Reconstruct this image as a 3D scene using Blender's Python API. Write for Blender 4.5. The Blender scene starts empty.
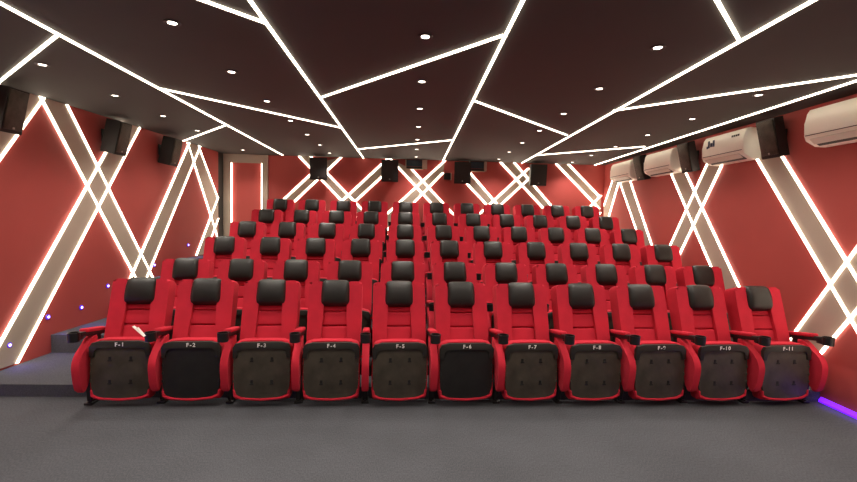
import bpy, bmesh, math, random
from mathutils import Vector, Matrix
random.seed(7)
sc = bpy.context.scene
COL = sc.collection
PI = math.pi

# ------------------------------------------------------------------ materials
def mat(name, col, rough=.6, metal=0, bump=0, bscale=200, var=0, vscale=3, sheen=0, emit=None, estr=0, spec=.5, coat=0):
    m = bpy.data.materials.new(name); m.use_nodes = True
    nt = m.node_tree; n = nt.nodes; l = nt.links
    b = n['Principled BSDF']
    b.inputs['Base Color'].default_value = (*col, 1)
    b.inputs['Roughness'].default_value = rough
    b.inputs['Metallic'].default_value = metal
    b.inputs['Specular IOR Level'].default_value = spec
    b.inputs['Coat Weight'].default_value = coat
    if sheen:
        b.inputs['Sheen Weight'].default_value = sheen
        b.inputs['Sheen Tint'].default_value = (*[min(1, c*1.3+.1) for c in col], 1)
    if emit:
        b.inputs['Emission Color'].default_value = (*emit, 1)
        b.inputs['Emission Strength'].default_value = estr
    tc = n.new('ShaderNodeTexCoord')
    if var:
        t = n.new('ShaderNodeTexNoise'); t.inputs['Scale'].default_value = vscale; t.inputs['Detail'].default_value = 5
        l.new(tc.outputs['Object'], t.inputs['Vector'])
        r = n.new('ShaderNodeMapRange'); r.inputs[1].default_value = .3; r.inputs[2].default_value = .7
        r.inputs[3].default_value = 1-var; r.inputs[4].default_value = 1+var
        l.new(t.outputs['Fac'], r.inputs[0])
        x = n.new('ShaderNodeVectorMath'); x.operation = 'SCALE'; x.inputs[0].default_value = col
        l.new(r.outputs[0], x.inputs['Scale']); l.new(x.outputs[0], b.inputs['Base Color'])
    if bump:
        t = n.new('ShaderNodeTexNoise'); t.inputs['Scale'].default_value = bscale; t.inputs['Detail'].default_value = 3
        l.new(tc.outputs['Object'], t.inputs['Vector'])
        bp = n.new('ShaderNodeBump'); bp.inputs['Strength'].default_value = bump; bp.inputs['Distance'].default_value = .004
        l.new(t.outputs['Fac'], bp.inputs['Height']); l.new(bp.outputs[0], b.inputs['Normal'])
    return m

def carpet():
    m = bpy.data.materials.new('carpet'); m.use_nodes = True
    nt = m.node_tree; n = nt.nodes; l = nt.links; b = n['Principled BSDF']
    b.inputs['Roughness'].default_value = .95; b.inputs['Specular IOR Level'].default_value = .15
    tc = n.new('ShaderNodeTexCoord')
    mp = n.new('ShaderNodeMapping'); mp.inputs['Scale'].default_value = (1, .35, 1)
    l.new(tc.outputs['Object'], mp.inputs['Vector'])
    t1 = n.new('ShaderNodeTexNoise'); t1.inputs['Scale'].default_value = 150; t1.inputs['Detail'].default_value = 4
    l.new(mp.outputs[0], t1.inputs['Vector'])
    t2 = n.new('ShaderNodeTexNoise'); t2.inputs['Scale'].default_value = 1.3; t2.inputs['Detail'].default_value = 4
    l.new(tc.outputs['Object'], t2.inputs['Vector'])
    t3 = n.new('ShaderNodeTexNoise'); t3.inputs['Scale'].default_value = 380
    l.new(tc.outputs['Object'], t3.inputs['Vector'])
    r1 = n.new('ShaderNodeValToRGB'); r1.color_ramp.elements[0].position = .36; r1.color_ramp.elements[1].position = .66
    r1.color_ramp.elements[0].color = (.064, .067, .076, 1); r1.color_ramp.elements[1].color = (.100, .104, .116, 1)
    l.new(t1.outputs['Fac'], r1.inputs[0])
    mx = n.new('ShaderNodeMix'); mx.data_type = 'RGBA'; mx.blend_type = 'MULTIPLY'; mx.inputs[0].default_value = 1
    r2 = n.new('ShaderNodeMapRange'); r2.inputs[1].default_value = .3; r2.inputs[2].default_value = .7
    r2.inputs[3].default_value = .88; r2.inputs[4].default_value = 1.12
    l.new(t2.outputs['Fac'], r2.inputs[0])
    l.new(r1.outputs[0], mx.inputs[6]); l.new(r2.outputs[0], mx.inputs[7]); l.new(mx.outputs[2], b.inputs['Base Color'])
    bp = n.new('ShaderNodeBump'); bp.inputs['Strength'].default_value = .3; bp.inputs['Distance'].default_value = .003
    l.new(t3.outputs['Fac'], bp.inputs['Height']); l.new(bp.outputs[0], b.inputs['Normal'])
    return m

M = dict(
    carpet=carpet(),
    ceiling=mat('ceiling_dark', (.052, .050, .046), .75, bump=.15, bscale=60, var=.06, vscale=1.2),
    wall=mat('red_wall', (.46, .078, .068), .6, bump=.12, bscale=260, var=.05, vscale=1.5, spec=.35),
    beige=mat('beige_panel', (.47, .385, .31), .6, bump=.08, bscale=200, var=.04, vscale=2),
    front=mat('front_wall', (.25, .22, .20), .8, var=.04),
    led=mat('led_warm', (1, .9, .75), .5, emit=(1.0, .87, .68), estr=5.6),
    lamp=mat('downlight_lens', (1, .95, .9), .4, emit=(1.0, .88, .74), estr=5),
    violet=mat('led_violet', (.2, .05, .9), .5, emit=(.13, .006, 1.0), estr=1.6),
    blue=mat('footlight_lens', (.3, .2, 1), .4, emit=(.42, .30, 1.0), estr=5),
    bluering=mat('footlight_ring', (.05, .02, .35), .4, emit=(.10, .02, .8), estr=.6),
    red=mat('red_fabric', (.58, .020, .042), .85, bump=.25, bscale=420, var=.07, vscale=9, sheen=.35, spec=.25),
    redseam=mat('red_seam', (.25, .004, .008), .9),
    leather=mat('black_leather', (.0125, .011, .009), .45, bump=.2, bscale=120, var=.12, vscale=6, spec=.5),
    plastic=mat('black_plastic', (.012, .011, .011), .42, bump=.1, bscale=150, spec=.5),
    cover=mat('worn_cover', (.060, .051, .036), .55, bump=.3, bscale=30, var=.35, vscale=7),
    coverdark=mat('dark_cover', (.013, .012, .011), .5, bump=.3, bscale=30, var=.3, vscale=8),
    coverframe=mat('cover_frame', (.022, .021, .017), .5, bump=.2, bscale=80, var=.15, vscale=6),
    recess=mat('recess', (.008, .008, .007), .7),
    ink=mat('white_ink', (.95, .93, .9), .6),
    ac=mat('ac_white', (.93, .90, .80), .35, var=.02, vscale=2, spec=.5),
    acgrey=mat('ac_flap', (.62, .57, .49), .4),
    dark=mat('dark_slot', (.02, .018, .016), .6),
    spk=mat('speaker_cabinet', (.007, .006, .005), .6, bump=.15, bscale=180),
    grille=mat('speaker_grille', (.060, .050, .038), .45, metal=.5, bump=.5, bscale=420, var=.35, vscale=14),
    back_grille=mat('speaker_grille_cloth', (.018, .016, .014), .7, bump=.4, bscale=380),
    metal=mat('grey_metal', (.35, .33, .30), .35, metal=.8),
    glass=mat('port_glass', (.045, .07, .095), .12, spec=.7),
    paper=mat('paper', (.82, .78, .72), .7),
    ring=mat('downlight_ring', (.03, .026, .024), .5),
    ink_blue=mat('sticker_ink', (.03, .04, .09), .6),
)

# ------------------------------------------------------------------ helpers
def link(name, bm, m, parent=None, smooth=False, loc=None):
    me = bpy.data.meshes.new(name)
    bmesh.ops.recalc_face_normals(bm, faces=bm.faces)
    bm.to_mesh(me); bm.free()
    me.materials.append(m)
    if smooth:
        for p in me.polygons: p.use_smooth = True
        me.set_sharp_from_angle(angle=math.radians(40))
    o = bpy.data.objects.new(name, me); COL.objects.link(o)
    if parent: o.parent = parent
    if loc: o.location = loc
    return o
def tag(o, label, cat, group=None):
    o['label'] = label; o['category'] = cat
    if group: o['group'] = group
    return o
def thing(name, label, cat, loc=(0, 0, 0), rz=0, group=None):
    o = bpy.data.objects.new(name, None); COL.objects.link(o)
    o.empty_display_size = .1; o.location = loc; o.rotation_euler = (0, 0, rz)
    return tag(o, label, cat, group)
def struct(o):
    o['kind'] = 'structure'; return o
def box(bm, c, s, r=0, seg=2, mtx=None):
    g = bmesh.ops.create_cube(bm, size=1)['verts']
    bmesh.ops.scale(bm, vec=s, verts=g); bmesh.ops.translate(bm, vec=c, verts=g)
    if r:
        e = list({e for v in g for e in v.link_edges})
        res = bmesh.ops.bevel(bm, geom=e, offset=r, segments=seg, affect='EDGES', profile=.5)
        g = list({v for f in res['faces'] for v in f.verts} | {v for v in g if v.is_valid})
    if mtx: bmesh.ops.transform(bm, matrix=mtx, verts=g)
    return g
def cyl(bm, p0, p1, r0, r1=None, seg=20, caps=True):
    p0, p1 = Vector(p0), Vector(p1); d = p1-p0
    g = bmesh.ops.create_cone(bm, cap_ends=caps, segments=seg, radius1=r0, radius2=r0 if r1 is None else r1, depth=d.length)['verts']
    bmesh.ops.transform(bm, matrix=Matrix.Translation((p0+p1)/2) @ Vector((0, 0, 1)).rotation_difference(d).to_matrix().to_4x4(), verts=g)
    return g
def prism(bm, pts, fn, t0, t1, bevel=0, seg=2):
    """closed 2-D outline pts swept from t0 to t1; fn(u, v, t) -> 3-D point"""
    a = [bm.verts.new(fn(u, v, t0)) for u, v in pts]; b = [bm.verts.new(fn(u, v, t1)) for u, v in pts]
    n = len(pts); caps = [bm.faces.new(a), bm.faces.new(b[::-1])]
    for i in range(n): bm.faces.new((a[i], b[i], b[(i+1) % n], a[(i+1) % n]))
    if bevel:
        es = [e for f in caps for e in f.edges]
        bmesh.ops.bevel(bm, geom=es, offset=bevel, segments=seg, affect='EDGES', profile=.5)
    return a+b
def smooth_closed(pts, k=3):
    for _ in range(k):
        out = []
        for i in range(len(pts)):
            p, q = pts[i], pts[(i+1) % len(pts)]
            out += [(.75*p[0]+.25*q[0], .75*p[1]+.25*q[1]), (.25*p[0]+.75*q[0], .25*p[1]+.75*q[1])]
        pts = out
    return pts

# ------------------------------------------------------------------ room shell
H = 2.9
XL = lambda y: -4.0+.04*(y-4.5)          # face of the left wall
XR = lambda y: 4.0+.022*(y-4.3)          # face of the right wall
YB = lambda x: 9.45+.03*x                # face of the back wall
Y0 = -4.0
STEPS = [(4.14, .112), (5.09, .312), (6.0, .505), (6.95, .707), (7.85, .92)]

def slab(name, pts, z0, z1, m):
    bm = bmesh.new(); prism(bm, pts, lambda u, v, t: (u, v, t), z0, z1)
    return struct(link(name, bm, m))
prof = [(Y0-.2, -.2), (Y0-.2, 0)]
z = 0
for y, h in STEPS: prof += [(y, z), (y, h)]; z = h
prof += [(9.9, z), (9.9, -.2)]
bm = bmesh.new(); prism(bm, prof, lambda u, v, t: (t, u, v), -4.6, 4.5); struct(link('floor', bm, M['carpet']))
slab('ceiling', [(-4.6, Y0-.2), (4.5, Y0-.2), (4.5, 9.9), (-4.6, 9.9)], H, H+.15, M['ceiling'])
slab('wall_left', [(XL(Y0), Y0), (XL(9.06), 9.06), (XL(9.06)-.15, 9.06), (XL(Y0)-.15, Y0)], -.1, H, M['wall'])
slab('wall_right', [(XR(Y0), Y0), (XR(9.75), 9.75), (XR(9.75)+.15, 9.75), (XR(Y0)+.15, Y0)], -.1, H, M['wall'])
slab('wall_back', [(-4.1, YB(-4.1)), (4.3, YB(4.3)), (4.3, YB(4.3)+.15), (-4.1, YB(-4.1)+.15)], -.1, H, M['wall'])
slab('wall_front', [(-4.6, Y0-.15), (4.2, Y0-.15), (4.2, Y0), (-4.6, Y0)], -.1, H, M['front'])
# dark return between the end of the left wall and the back wall
slab('trim_1', [(XL(9.06)-.15, 9.062), (XL(9.06)-.01, 9.062), (XL(9.3)-.01, 9.335), (XL(9.3)-.15, 9.335)], .925, H, M['dark'])

# framed red door panel on the back wall, lit along its inner edge
d = bpy.data.objects.new('door_1', None); COL.objects.link(d); struct(d)
d.location = (-3.38, YB(-3.38), .925); d.rotation_euler = (0, 0, .03)
bm = bmesh.new()
box(bm, (-.365, -.02, .9875), (.15, .04, 1.975)); box(bm, (.385, -.02, .9875), (.11, .04, 1.975)); box(bm, (.02, -.02, 1.89), (.62, .04, .17))
link('door_frame', bm, M['beige'], d)
bm = bmesh.new(); box(bm, (.02, -.008, .9), (.61, .012, 1.8)); link('door_panel', bm, M['wall'], d)
bm = bmesh.new()
box(bm, (-.279, -.028, .9), (.014, .028, 1.8)); box(bm, (.319, -.028, .9), (.014, .028, 1.8))
link('led_edge', bm, M['led'], d)

# ------------------------------------------------------------------ LED bands on the walls
WALLS = {
    'L': (lambda t, z, o: (XL(t)+o, t-.04*o, z), .022),
    'R': (lambda t, z, o: (XR(t)-o, t+.022*o, z), .024),
    'B': (lambda t, z, o: (t+.03*o, YB(t)-o, z), .034),
}
def band(w, s1, s2, depth, label, group):
    """beige diagonal panel between two light strips. s = (t0, z0, t1, z1) along the wall, low end first"""
    fn, wd = WALLS[w]
    ss = [s for s in (s1, s2) if s]
    mt = sum(s[0]+s[2] for s in ss)/(2*len(ss)); mz = sum(s[1]+s[3] for s in ss)/(2*len(ss))
    base = Vector(fn(mt, mz, 0))
    root = thing('light_band', label, 'wall light', base, 0, group)
    loc = lambda u, v, t: Vector(fn(u, v, t))-base
    q = [(s1[0], s1[1]), (s2[0], s2[1]), (s2[2], s2[3]), (s1[2], s1[3])]
    bm = bmesh.new(); prism(bm, q, loc, .0005, depth); link('panel', bm, M['beige'], root)
    for s in ss:
        a, b = Vector((s[0], s[1])), Vector((s[2], s[3])); dv = (b-a).normalized()
        n = Vector((-dv.y, dv.x))*wd/2
        # clip ends level with floor / ceiling
        k = n.y/dv.y if abs(dv.y) > .2 else 0
        q = [a+n-dv*k, a-n+dv*k, b-n+dv*k, b+n-dv*k]
        bm = bmesh.new(); prism(bm, [(p.x, min(p.y, H-.001)) for p in q], loc, .001, depth+.011)
        link('led_strip', bm, M['led'], root)
GL, GR, GB = 'lit bands on the left wall', 'lit bands on the right wall', 'lit bands on the back wall'
A = (2.98, .008, 5.061, 2.9)
band('L', (2.5, .008, 4.55, 2.9), A, .004, 'rising beige light band passing behind the nearest speaker on the left wall', GL)
band('L', (6.685, .53, 5.012, 2.9), (6.95, .667, 5.363, 2.9), .006, 'beige light band on the left wall falling from beside the nearest speaker to the seats', GL)
band('L', (4.31, .135, 6.296, 2.9), (4.662, .131, 6.655, 2.9), .008, 'long beige light band rising on the left wall from lowest platform to middle speaker', GL)
band('L', (6.237, .529, 7.985, 2.9), (6.624, .527, 8.35, 2.9), .010, 'rising beige light band on the left wall just beyond the furthest left speaker', GL)
band('L', (9.03, 1.19, 7.924, 2.9), (9.03, 1.99, 8.288, 2.9), .006, 'falling beige light band at the far end of the left wall beside the dark gap', GL)
band('L', (8.194, .933, 9.04, 2.02), (8.522, .934, 9.04, 1.60), .008, 'short rising light band low at the far end of the left wall', GL)
band('R', (3.201, .01, 5.341, 2.72), (2.897, .008, 4.983, 2.72), .004, 'falling beige light band nearest the camera on the right wall, below the closest right speaker', GR)
band('R', (4.762, .132, 2.958, 2.9), (4.38, .131, 2.752, 2.55), .006, 'beige light band climbing the right wall behind the armrest of seat F-11', GR)
band('R', (7.306, .73, 5.916, 2.72), (6.953, .731, 5.577, 2.72), .006, 'beige light band on the right wall rising to the sticker-marked air conditioner', GR)
band('R', (5.218, .329, 7.151, 2.72), (4.653, .133, 6.780, 2.72), .004, 'wide beige light band on the right wall falling from the third air conditioner', GR)
band('R', (7.308, .731, 8.975, 2.72), (6.974, .731, 8.533, 2.72), .006, 'beige light band on the right wall falling from the furthest air conditioner', GR)
band('R', (9.50, 2.03, 8.972, 2.72), (9.50, 1.34, 8.685, 2.72), .008, 'bright light band in the far right corner under the furthest air conditioner', GR)
band('B', (-.402, .934, -2.322, 2.9), (-.124, .935, -2.084, 2.9), .006, 'back wall light band falling right from behind the leftmost back speaker', GB)
band('B', (-3.25, 1.404, -1.80, 2.815), (-3.465+.25, .936+.236, -1.473, 2.9), .004, 'back wall light band rising right beside the framed door panel', GB)
band('B', (-2.544, .935, -.526, 2.9), (-2.282, .933, -.42, 2.732), .008, 'back wall light band rising to the second back speaker from the left', GB)
band('B', (1.448, .934, -.463, 2.9), (1.706, .935, -.017, 2.70), .006, 'back wall light band falling right from below the left projection window', GB)
band('B', (-1.376, .937, .675, 2.9), (-.964, .934, .64, 2.643), .004, 'back wall light band rising to where the middle ceiling strip meets the wall', GB)
band('B', (2.645, .932, .90, 2.678), (2.797, .936, 1.10, 2.78), .006, 'back wall light band falling right from behind the third back speaker', GB)
band('B', (.523, .932, 2.46, 2.793), (.77, .933, 2.55, 2.645), .004, 'back wall light band rising to the rightmost back speaker', GB)
band('B', (3.827, .933, 1.852, 2.9), (3.978, .934, 2.147, 2.9), .008, 'back wall light band falling right beneath the rightmost back speaker', GB)
band('B', (4.03, 1.972, 3.051, 2.9), (4.03, 2.227, 3.318, 2.9), .006, 'back wall light band falling into the right corner', GB)
band('B', (2.823, .937, 4.06, 2.26), (3.15, .937, 4.06, 1.89), .004, 'short back wall light band rising into the right corner', GB)

# ------------------------------------------------------------------ ceiling strips
CEIL = [
    ((-2.22, -3.6, -2.617, 9.253), 'leftmost long ceiling light strip, running to the back wall beside the framed door'),
    ((-3.95, 4.50, -2.464, 3.259), 'short slanting ceiling light strip at the upper left reaching the left wall'),
    ((-2.454, 4.531, -.984, 6.219), 'ceiling light strip slanting between the two left long strips halfway back'),
    ((-2.25, 1.55, -.936, 2.918), 'short ceiling light strip meeting the second long strip at the top left of picture'),
    ((-.85, -3.6, -1.012, 9.40), 'long ceiling light strip second from the left wall running to the back wall'),
    ((-.931, 4.662, .571, 2.971), 'ceiling light strip slanting between the second and third long strips, top centre'),
    ((.54, -3.6, .633, 9.45), 'long ceiling light strip nearest the centre of the room'),
    ((.609, 4.611, 2.150, 6.286), 'ceiling light strip slanting right from the central long strip'),
    ((1.938, -3.6, 2.305, 9.50), 'long ceiling light strip right of centre running to the back wall'),
    ((1.0, 1.80, 2.091, 2.896), 'short ceiling light strip joining a long one at the top right of the picture'),
    ((2.151, 4.839, 3.93, 3.02), 'ceiling light strip slanting right towards the nearest air conditioner'),
    ((2.268, 8.315, 3.658, 7.036), 'ceiling light strip slanting across the far right corner of the ceiling'),
    ((3.30, -3.6, 3.880, 9.53), 'long ceiling light strip closest to the right wall above the air conditioners'),
    ((-.99, 8.16, .596, 6.949), 'ceiling light strip slanting to the central long strip near the back speakers'),
    ((-3.85, 7.77, -2.562, 6.300), 'short ceiling light strip by the furthest speaker of the left wall'),
]
for (x0, y0, x1, y1), lab in CEIL:
    L = math.hypot(x1-x0, y1-y0); bm = bmesh.new()
    box(bm, (0, 0, -.006), (L, .018, .012))
    o = link('ceiling_light_strip', bm, M['led'], loc=((x0+x1)/2, (y0+y1)/2, H-.0005)); o.rotation_euler = (0, 0, math.atan2(y1-y0, x1-x0))
    tag(o, lab, 'ceiling light', 'light strips across the ceiling')

# ------------------------------------------------------------------ downlights
def make_downlight():
    r = thing('recessed_downlight', '', 'ceiling light')
    bm = bmesh.new()
    n = 28; prof = [(.052, 0), (.050, -.006), (.038, -.007), (.027, -.002)]
    rings = [[bm.verts.new((a*math.cos(2*PI*i/n), a*math.sin(2*PI*i/n), z)) for i in range(n)] for a, z in prof]
    for a, b in zip(rings, rings[1:]):
        for i in range(n): bm.faces.new((a[i], a[(i+1) % n], b[(i+1) % n], b[i]))
    link('trim_ring', bm, M['ring'], r, True)
    bm = bmesh.new(); cyl(bm, (0, 0, -.0005), (0, 0, -.0045), .028, seg=24); link('lens', bm, M['lamp'], r)
    return r
def copy_tree(o, parent=None):
    c = o.copy(); COL.objects.link(c); c.parent = parent
    for ch in list(o.children): copy_tree(ch, c)
    return c
ORD = ['first', 'second', 'third', 'fourth', 'fifth', 'sixth', 'seventh', 'eighth', 'ninth', 'tenth', 'eleventh']
spot = bpy.data.lights.new('downlight_beam', 'SPOT'); spot.energy = 42; spot.spot_size = math.radians(125); spot.spot_blend = .9
spot.color = (1, .90, .80); spot.shadow_soft_size = .05
colx = [(-3.06, -.05, 'leftmost'), (-1.54, -.02, 'second'), (.068, 0, 'middle'), (1.665, .02, 'fourth'), (3.17, .035, 'rightmost')]
coly0 = [2.97, 2.98, 3.05, 3.09, 3.10]
dl0 = make_downlight(); first = True
for ci, (cx, sl, nm) in enumerate(colx):
    step = [.95, .965, .99, .985, 1.01][ci]
    seen = 0
    for k in range(-5, 7):
        y = coly0[ci]+k*step; x = cx+sl*k*.45
        if y > YB(x)-.3 or (ci == 0 and k == 5): continue
        lo = bpy.data.objects.new('downlight_beam', spot); COL.objects.link(lo); lo.location = (x, y, H-.02)
        o = dl0 if first else copy_tree(dl0); first = False
        o.location = (x, y, H)
        line = {0: 'leftmost line', 1: 'second line from the left', 2: 'middle line', 3: 'second line from the right', 4: 'rightmost line'}[ci]
        if k >= (1 if ci == 0 else 0):
            o['label'] = 'round ceiling downlight in the %s, %s in view from the camera' % (line, ORD[seen]); seen += 1
        else:
            o['label'] = 'round ceiling downlight, %s, outside the picture, %s' % (line, ORD[(0 if ci == 0 else -1)-k])
        o['group'] = 'recessed ceiling downlights'

# ------------------------------------------------------------------ cinema seats
TILT = math.atan(.32)
BACK = Matrix.Translation((0, .372, .932)) @ Matrix.Rotation(-TILT, 4, 'X')      # local frame on the reclined back: z up along it

def bolster_bm(s):
    bm = bmesh.new()
    out = [(.115, -.55), (.246, -.55), (.250, -.30), (.250, 0), (.250, .095), (.238, .115), (.125, .115), (.106, .10), (.104, 0), (.108, -.2), (.118, -.35)]
    pts = [(s*u, v) for u, v in smooth_closed(out, 2)]
    prism(bm, pts, lambda u, v, t: (u, t, v), -.100, .045, .030, 4)
    bmesh.ops.transform(bm, matrix=BACK, verts=bm.verts)
    return bm
def centre_bm():
    bm = bmesh.new()
    # three padded sections divided by seams
    for z0, z1 in ((-.55, -.305), (-.300, -.170), (-.165, .10)):
        box(bm, (0, -.016, (z0+z1)/2), (.245, .10, z1-z0), .016, 3)
    box(bm, (0, .012, -.22), (.24, .06, .62))
    bmesh.ops.transform(bm, matrix=BACK, verts=bm.verts)
    return bm
def headrest_bm():
    bm = bmesh.new()
    W, Hh, T = .131, .126, .05; nu, nv = 14, 14
    def face(sgn):
        g = []
        for j in range(nv+1):
            row = []
            for i in range(nu+1):
                u = -1+2*i/nu; v = -1+2*j/nv
                # square-to-superellipse outline
                k = 1/(abs(u)**7+abs(v)**7)**(1/7) if (u or v) else 1
                m_ = max(abs(u), abs(v)); uu, vv = (u*k*m_ if m_ else 0), (v*k*m_ if m_ else 0)
                d = (1-m_**5)
                y = sgn*T*(.25+.75*max(0, d)**.5)
                row.append(bm.verts.new((uu*W*(1-.03*vv), y-.074-(.02*(1-vv*vv) if sgn < 0 else 0), vv*Hh)))
            g.append(row)
        for j in range(nv):
            for i in range(nu): bm.faces.new((g[j][i], g[j][i+1], g[j+1][i+1], g[j+1][i]))
        return g
    a = face(-1); b = face(1)
    rim = [(0, i) for i in range(nu)]+[(j, nu) for j in range(nv)]+[(nv, nu-i) for i in range(nu)]+[(nv-j, 0) for j in range(nv)]
    n = len(rim)
    for k in range(n):
        (j0, i0), (j1, i1) = rim[k], rim[(k+1) % n]
        bm.faces.new((a[j0][i0], b[j0][i0], b[j1][i1], a[j1][i1]))
    # stitched back flap that holds the cushion on the backrest
    box(bm, (0, -.01, .08), (.17, .11, .05), .015, 2)
    bmesh.ops.transform(bm, matrix=BACK @ Matrix.Translation((0, 0, .005)), verts=bm.verts)
    return bm
PAN = Matrix.Translation((0, -.072, 0)) @ Matrix.Rotation(math.radians(-2), 4, 'X')
def cushion_bm():
    bm = bmesh.new()
    o = [(-.225, .062), (.225, .062), (.248, .10), (.250, .30), (.248, .50), (.235, .575), (.15, .592), (-.15, .592), (-.235, .575), (-.248, .50), (-.250, .30), (-.248, .10)]
    prism(bm, smooth_closed(o, 1), lambda u, v, t: (u, t, v), .012, .11, .02, 3)
    bmesh.ops.transform(bm, matrix=PAN, verts=bm.verts); return bm
def piping_bm():
    bm = bmesh.new()
    o = [(-.232, .15), (-.228, .11), (-.17, .085), (0, .072), (.17, .085), (.228, .11), (.232, .15)]
    P = [Vector((u, .0, v)) for u, v in o]
    for a, b in zip(P, P[1:]): cyl(bm, a, b, .012, seg=10)
    for p in P: bmesh.ops.create_uvsphere(bm, u_segments=10, v_segments=8, radius=.012, matrix=Matrix.Translation(p))
    bmesh.ops.transform(bm, matrix=PAN, verts=bm.verts); return bm
def cover_bm():
    bm = bmesh.new()
    o = [(-.190, .115), (-.10, .095), (.10, .095), (.190, .115), (.218, .16), (.226, .32), (.224, .50), (.20, .545), (-.20, .545), (-.224, .50), (-.226, .32), (-.218, .16)]
    prism(bm, smooth_closed(o, 1), lambda u, v, t: (u*1.07, t, v-.008), -.006, .014, .004, 2)
    # side clips
    for s in (-1, 1):
        for zz in (.24, .31, .38): box(bm, (s*.234, -.008, zz), (.014, .012, .022), .002, 1)
    bmesh.ops.transform(bm, matrix=PAN, verts=bm.verts); return bm
def frame_bm():
    bm = bmesh.new()
    out = [(-.244, .445), (-.247, .53), (-.225, .568), (-.16, .583), (.16, .583), (.225, .568), (.247, .53), (.244, .445)]
    inn = [(.208, .445), (.206, .505), (.175, .530), (-.175, .530), (-.206, .505), (-.208, .445)]
    prism(bm, out+inn, lambda u, v, t: (u, t, v), -.022, .014, .005, 2)
    bmesh.ops.transform(bm, matrix=PAN, verts=bm.verts); return bm
def recess_bm(x, zz):
    bm = bmesh.new()
    box(bm, (x, -.007, zz), (.022, .006, .034), .002, 1)
    box(bm, (x, -.009, zz-.016), (.030, .010, .010), .001, 1)
    bmesh.ops.transform(bm, matrix=PAN, verts=bm.verts); return bm
def cup_bm(x):
    bm = bmesh.new(); n = 24
    prof = [(.030, -.04), (.043, -.04), (.046, .03), (.047, .036), (.040, .036), (.037, -.03), (.0, -.03)]
    c = Vector((x, -.175, .652)); rings = []
    for r, z_ in prof: rings.append([bm.verts.new(c+Vector((max(r, .001)*math.cos(2*PI*i/n), max(r, .001)*math.sin(2*PI*i/n), z_))) for i in range(n)])
    for a, b in zip(rings, rings[1:]):
        for i in range(n): bm.faces.new((a[i], a[(i+1) % n], b[(i+1) % n], b[i]))
    bm.faces.new(rings[0][::-1])
    box(bm, (x, -.115, .635), (.05, .07, .05), .008, 2)
    return bm
def armpad_bm(x):
    bm = bmesh.new()
    m_ = Matrix.Translation((x, .055, .655)) @ Matrix.Rotation(math.radians(-9), 4, 'X')
    box(bm, (0, .025, 0), (.064, .28, .036), .013, 3, m_); return bm
def armbeam_bm(x):
    bm = bmesh.new()
    m_ = Matrix.Translation((x, .065, .622)) @ Matrix.Rotation(math.radians(-9), 4, 'X')
    box(bm, (0, -.01, .004), (.054, .36, .042), .008, 2, m_); return bm
def sidepanel_bm(x):
    bm = bmesh.new()
    o = [(.12, .61), (.02, .595), (-.05, .535), (-.13, .48), (-.170, .40), (-.158, .29), (-.135, .19), (-.105, .145), (-.06, .155), (-.03, .26), (.0, .40), (.08, .50)]
    prism(bm, smooth_closed(o, 2), lambda u, v, t: (t, u, v), x-.031, x+.031, .016, 3)
    return bm
def stand_bm(x):
    bm = bmesh.new()
    o = [(.02, .0), (.12, .0), (.125, .30), (.17, .60), (.06, .60), (.0, .42), (-.01, .18)]
    prism(bm, o, lambda u, v, t: (t, u, v), x-.022, x+.022, .005, 1)
    return bm
def foot_bm(x):
    bm = bmesh.new()
    box(bm, (x, .06, .011), (.07, .14, .022), .006, 2)
    cyl(bm, (x, .008, .02), (x, .008, .032), .011, seg=8)
    return bm
def shell_bm():
    bm = bmesh.new()
    box(bm, (0, .055, -.225), (.47, .025, .62), .012, 2, BACK)
    box(bm, (0, .17, .34), (.50, .05, .05), .008, 2)      # hinge tube housing
    return bm
def bracket_bm(s):
    bm = bmesh.new()
    box(bm, (s*.262, .10, .30), (.030, .14, .10), .008, 2)
    return bm

def make_seat(front, dark, with_left):
    r = thing('cinema_seat', '', 'cinema seat')
    b = link('backrest', centre_bm(), M['red'], r, True)
    for s in (-1, 1): link('side_bolster', bolster_bm(s), M['red'], b, True)
    link('back_shell', shell_bm(), M['plastic'], b, True)
    link('headrest', headrest_bm(), M['leather'], r, True)['label'] = 'black padded leather headrest'
    link('seat_cushion', cushion_bm(), M['red'], r, True)
    cv = link('seat_underside', cover_bm(), M['coverdark'] if dark else M['cover'], r, True)
    cv['label'] = 'dark plastic underside of the folded seat'
    link('rim_frame', frame_bm(), M['coverframe'], cv, True)
    if front:
        link('edge_piping', piping_bm(), M['red'], r, True)
        if not dark:
            for x, zz in ((-.085, .43), (.085, .43), (-.085, .23), (.085, .23)): link('bolt_recess', recess_bm(x, zz), M['recess'], cv)
    for s in (-1, 1): link('hinge_bracket', bracket_bm(s), M['plastic'], r, True)
    for x in ([-.3, .3] if with_left else [.3]):
        a = link('armrest', armpad_bm(x), M['red'], r, True)
        link('arm_beam', armbeam_bm(x), M['plastic'], a, True)
        link('cup_holder', cup_bm(x), M['plastic'], a, True)
        link('side_panel', sidepanel_bm(x), M['red'], r, True)
        st = link('stanchion', stand_bm(x), M['plastic'], r, True)
        link('foot', foot_bm(x), M['plastic'], st, True)
    return r
def number_mesh(txt):
    c = bpy.data.curves.new('t', 'FONT'); c.body = txt; c.size = .046; c.extrude = .0008; c.align_x = 'CENTER'; c.offset = .0012; c.space_character = 1.35
    o = bpy.data.objects.new('t', c); COL.objects.link(o)
    dg = bpy.context.evaluated_depsgraph_get(); me = bpy.data.meshes.new_from_object(o.evaluated_get(dg))
    bpy.data.objects.remove(o); me.transform(PAN @ Matrix.Translation((0, -.0232, .540)) @ Matrix.Rotation(PI/2, 4, 'X'))
    me.materials.clear(); me.materials.append(M['ink']); return me

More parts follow.
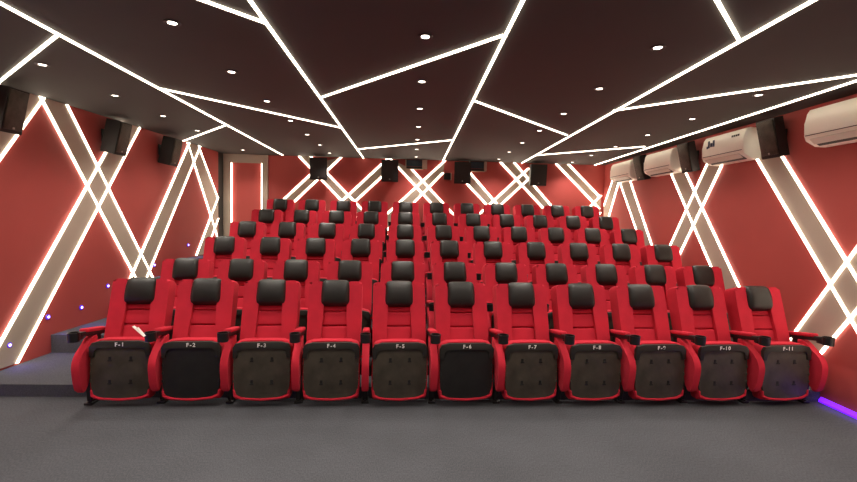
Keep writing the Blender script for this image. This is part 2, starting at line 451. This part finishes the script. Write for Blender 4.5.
ROWS = [(-.114, 4.327, 0.0, .0145), (-.090, 5.158, .112, .0315), (-.080, 6.125, .312, .012), (-.096, 7.037, .505, .030), (-.109, 7.954, .707, .0125), (-.118, 8.804, .92, .017)]
TURN = .075; PITCH = .60
protos = {}
def seat(front, dark, left):
    k = (front, dark, left)
    if k not in protos: protos[k] = make_seat(*k); return protos[k]
    return copy_tree(protos[k])
# how each front seat's underside looks, from the photo
for ri, (XC, hy, pz, ANG) in enumerate(ROWS):
    for c in range(11):
        k = c-4
        o = seat(ri == 0, ri == 0 and c in (1, 5), c == 0)
        for ch in list(o.children):
            for g in list(ch.children):
                if g.name.startswith('seat_number'): bpy.data.objects.remove(g)
        nudge = [0, -.003, 0, .002, .008, .005, -.004, -.009, -.005, 0, .007][c] if ri == 0 else 0
        hx, hh = XC+nudge+k*PITCH*math.cos(ANG), hy+k*PITCH*math.sin(ANG)
        o.location = (hx+.31*math.sin(TURN), hh-.31*math.cos(TURN), pz)
        o.rotation_euler = (0, 0, TURN)
        side = '%s from the left' % ORD[c] if c < 5 else ('in the middle' if c == 5 else '%s from the right' % ORD[10-c])
        if c == 0: side = 'at the left end'
        if c == 10: side = 'at the right end'
        if ri == 0:
            look = 'clean near-black' if c in (1, 5) else 'worn brownish black'
            o['label'] = 'red folded cinema seat in the front row, %s underside numbered F-%d' % (look, c+1)
            o['group'] = 'front row of red cinema seats'
        elif ri == 5:
            o['label'] = 'red cinema seat with black headrest, rearmost row, %s' % side
            o['group'] = 'rearmost row of red cinema seats'
        else:
            o['label'] = 'red cinema seat with black headrest, %s row from front, %s' % (ORD[ri], side)
            o['group'] = '%s row of red cinema seats' % ORD[ri]
        if ri == 0:
            cv = [g for g in o.children if g.name.startswith('seat_underside')][0]
            nmb = bpy.data.objects.new('seat_number', number_mesh('F-%d' % (c+1))); COL.objects.link(nmb); nmb.parent = cv
            nmb['label'] = 'white lettering reading F-%d' % (c+1)

# folded paper left in the first cup holder
bm = bmesh.new()
m_ = Matrix.Translation((-2.215, 3.745, .71)) @ Matrix.Rotation(math.radians(52), 4, 'Y') @ Matrix.Rotation(.3, 4, 'X')
box(bm, (0, 0, 0), (.004, .035, .125), .0008, 1, Matrix.Translation((-2.225, 3.75, .715)) @ Matrix.Rotation(math.radians(-48), 4, 'Y'))
box(bm, (.006, .006, -.012), (.003, .03, .09), .0006, 1, Matrix.Translation((-2.225, 3.75, .715)) @ Matrix.Rotation(math.radians(-40), 4, 'Y'))
tag(link('folded_paper', bm, M['paper']), 'white folded slip of paper sticking out of the cup holder between seats F-1 and F-2', 'paper')

# ------------------------------------------------------------------ speakers
def make_speaker(label, loc, rz, w, h, dpt, tilt, wall, back, group):
    """local: -y is the front, the wall lies at +y"""
    r = thing('wall_speaker', label, 'speaker', loc, rz, group)
    T = Matrix.Translation((0, -.06, 0)) @ Matrix.Rotation(tilt, 4, 'X')
    bm = bmesh.new()
    w2 = w*back
    prism(bm, [(-w/2, -dpt), (w/2, -dpt), (w2/2, 0), (-w2/2, 0)], lambda u, v, t: (u, v, t), -h/2, h/2, .006, 2)
    bmesh.ops.transform(bm, matrix=T, verts=bm.verts); cab = link('cabinet', bm, M['spk'], r, True)
    bm = bmesh.new(); box(bm, (0, -dpt-.006, .01), (w*.9, .014, h*.88), .006, 2, T)
    link('grille', bm, M['back_grille'] if wall == 'B' else M['grille'], r, True)
    bm = bmesh.new(); box(bm, (0, -dpt-.015, -h*.375), (.024, .004, .020), .002, 1, T); link('badge', bm, M['metal'], r)
    bm = bmesh.new()
    box(bm, (0, -.006, 0), (.10, .012, .16), .003, 1); cyl(bm, (0, -.01, .0), (0, -.10, .0), .018, seg=12)
    link('mounting_bracket', bm, M['plastic'], r, True)
    return r
GS = 'black surround speakers high on the walls'
for y, lab in ((4.45, 'black box speaker nearest the camera on the left wall'), (5.95, 'black box speaker in the middle of the three on the left wall'), (7.15, 'black box speaker furthest along the left wall')):
    make_speaker(lab, (XL(y), y, 2.655), PI/2, .23, .42, .19, math.radians(12), 'L', .85, GS)
for y, lab in ((4.78, 'black box speaker nearest the camera on the right wall'), (6.32, 'black box speaker on the right wall, second from the camera'), (7.68, 'black box speaker on the right wall between the two furthest air conditioners')):
    make_speaker(lab, (XR(y), y, 2.655), -PI/2, .25, .42, .12, math.radians(14), 'R', .85, GS)
for x, lab in ((-1.88, 'black speaker leftmost on the back wall beside the framed door'), (-.465, 'black speaker second from left on the back wall'), (1.01, 'black back wall speaker between the small dark box and the right window'), (2.59, 'black speaker rightmost on the back wall')):
    make_speaker(lab, (x, YB(x), 2.645), .03, .34, .44, .24, math.radians(5), 'B', .8, 'black speakers on the back wall')

# ------------------------------------------------------------------ air conditioners on the right wall
def make_ac(y0, y1, label, stickers=False, zc=2.66):
    L = y1-y0; yc = (y0+y1)/2
    r = thing('air_conditioner', label, 'air conditioner', (XR(yc), yc, zc), -.022, 'white split air conditioners on the right wall')
    o = [(0, .155), (-.13, .165), (-.175, .155), (-.200, .115), (-.215, .02), (-.215, -.10), (-.195, -.145), (-.10, -.195), (0, -.20)]
    bm = bmesh.new(); prism(bm, o, lambda u, v, t: (u, t, v), -L/2, L/2, .012, 3); link('body', bm, M['ac'], r, True)
    bm = bmesh.new(); prism(bm, [(-.217, -.092), (-.217, -.099), (-.19, -.101), (-.19, -.090)], lambda u, v, t: (u, t, v), -L/2+.02, L/2-.02); link('panel_gap', bm, M['dark'], r)
    bm = bmesh.new(); prism(bm, [(-.200, -.143), (-.112, -.192), (-.105, -.182), (-.185, -.130)], lambda u, v, t: (u-.002, t, v-.003), -L/2+.07, L/2-.07); sl = link('air_outlet', bm, M['dark'], r)
    bm = bmesh.new(); prism(bm, [(-.210, -.130), (-.160, -.176), (-.156, -.172), (-.205, -.124)], lambda u, v, t: (u-.004, t, v-.006), -L/2+.07, L/2-.07); link('flap', bm, M['acgrey'], sl)
    if stickers:
        bm = bmesh.new()
        box(bm, (-.2165, L/2-.14, .055), (.003, .035, .09)); box(bm, (-.2165, L/2-.19, .045), (.003, .04, .05)); box(bm, (-.2165, L/2-.235, .058), (.003, .035, .08))
        box(bm, (-.2175, L/2-.115, .02), (.003, .03, .03))
        link('energy_sticker', bm, M['ink_blue'], r)
        bm = bmesh.new()
        for k in range(4): box(bm, (-.2065, -L/2+.10+k*.035, .088), (.008, .022, .022))
        link('maker_mark', bm, M['dark'], r)
    return r
make_ac(3.44, 4.27, 'white air conditioner nearest the camera, cut by the right edge')
make_ac(5.09, 5.86, 'white air conditioner with dark stickers on its front panel', True)
make_ac(6.62, 7.42, 'white air conditioner third from the camera on the right wall')
make_ac(7.95, 8.76, 'white air conditioner furthest from the camera near the back corner')

# ------------------------------------------------------------------ openings on the back wall
def port(name, x0, x1, z0, z1, fw, gm):
    xc, zc = (x0+x1)/2, (z0+z1)/2
    r = bpy.data.objects.new(name, None); COL.objects.link(r); r.location = (xc, YB(xc), zc); r.rotation_euler = (0, 0, .03); struct(r)
    w, h = x1-x0, z1-z0; bm = bmesh.new()
    box(bm, (w/2+fw/2, -.03, 0), (fw, .06, h)); box(bm, (-w/2-.01, -.03, 0), (.02, .06, h)); box(bm, (0, -.03, -h/2-.008), (w+.04, .06, .016))
    link('window_frame', bm, M['beige'], r)
    bm = bmesh.new(); box(bm, (0, -.012, h*.12), (w, .008, h*.72)); link('pane', bm, gm, r)
    bm = bmesh.new(); box(bm, (0, -.014, -h*.38), (w, .014, h*.22)); link('window_sill', bm, M['dark'], r)
port('window_1', -.13, .20, 2.71, 2.897, .10, M['glass'])
port('window_2', 1.20, 1.50, 2.70, 2.897, .05, M['glass'])
t = thing('wall_box', 'small dark square box on the back wall left of the third speaker', 'wall box', (.725, YB(.725), 2.57), .03)
bm = bmesh.new(); box(bm, (0, -.03, 0), (.14, .06, .14), .006, 2); link('housing', bm, M['spk'], t)
bm = bmesh.new(); box(bm, (.082, -.02, .0), (.022, .04, .15), .003, 1); link('side_plate', bm, M['beige'], t)

# ------------------------------------------------------------------ foot lights and violet strips
fspot = bpy.data.lights.new('foot_light_glow', 'SPOT'); fspot.energy = 2.5; fspot.color = (.22, .08, 1); fspot.spot_size = math.radians(110); fspot.spot_blend = 1; fspot.shadow_soft_size = .02
FL = [(4.591, .339), (5.052, .52), (5.527, .53), (5.978, .722), (6.971, .891), (7.934, 1.138)]
for i, (y, z_) in enumerate(FL):
    r = thing('foot_light', 'small blue-violet foot light on the left wall, %s' % ['lowest and nearest the camera', 'second up from the camera', 'third up from the camera', 'fourth up, just left of seat F-1', 'fifth up, above the second row', 'furthest and highest'][i], 'step light', (XL(y), y, z_), 0, 'blue foot lights on the left wall')
    bm = bmesh.new(); cyl(bm, (.001, 0, 0), (.010, 0, 0), .030, .026, seg=20); link('ring', bm, M['bluering'], r, True)
    bm = bmesh.new(); cyl(bm, (.010, 0, 0), (.015, 0, 0), .014, seg=16); link('lens', bm, M['blue'], r)
    lo = bpy.data.objects.new('foot_light_glow', fspot); COL.objects.link(lo); lo.location = (XL(y)+.04, y, z_); lo.rotation_euler = (0, math.radians(-38), 0)
def vstrip(xf, y0, y1, s, label):
    bm = bmesh.new()
    prism(bm, [(0, .006), (.030, .006), (.030, .022), (.010, .05), (0, .05)], lambda u, v, t: (xf(t)+s*(u+.001), t, v), y0, y1)
    tag(link('violet_light_strip', bm, M['violet']), label, 'floor light', 'violet strips along the wall base')
vstrip(XR, .5, 4.12, -1, 'glowing violet light strip along the foot of the right wall beside seat F-11')
vstrip(XL, .5, 4.0, 1, 'violet light strip along the foot of the left wall outside the picture')

for x, ry, e in ((XR(2.3)-.06, -math.radians(50), 1.2), (XL(2.3)+.06, math.radians(50), 6)):
    al = bpy.data.lights.new('violet_strip_glow', 'AREA'); al.shape = 'RECTANGLE'; al.size = .03; al.size_y = 3.5; al.energy = e; al.color = (.16, .03, 1)
    lo = bpy.data.objects.new('violet_strip_glow', al); COL.objects.link(lo); lo.location = (x, 2.3, .045); lo.rotation_euler = (0, ry*.6, 0)
# ------------------------------------------------------------------ world, camera, colour
w = bpy.data.worlds.new('world'); sc.world = w; w.use_nodes = True
w.node_tree.nodes['Background'].inputs[0].default_value = (.01, .01, .012, 1); w.node_tree.nodes['Background'].inputs[1].default_value = .3

cam = bpy.data.cameras.new('camera'); co = bpy.data.objects.new('camera', cam); COL.objects.link(co); sc.camera = co
cam.sensor_width = 36; cam.lens = 450/857*36; cam.clip_start = .05
P, Y, R = .0518, .0387, -.0215
fw = Vector((math.sin(Y)*math.cos(P), math.cos(Y)*math.cos(P), -math.sin(P)))
rt = Vector((math.cos(Y), -math.sin(Y), 0)); dn = fw.cross(rt)
r2 = math.cos(R)*rt+math.sin(R)*dn; d2 = -math.sin(R)*rt+math.cos(R)*dn
mt = Matrix((r2, -d2, -fw)).transposed().to_4x4(); mt.translation = (0, 0, 1.7); co.matrix_world = mt
sc.view_settings.view_transform = 'Standard'; sc.view_settings.look = 'None'
sc.view_settings.exposure = .42; sc.view_settings.gamma = 1; sc.view_settings.use_curve_mapping = False
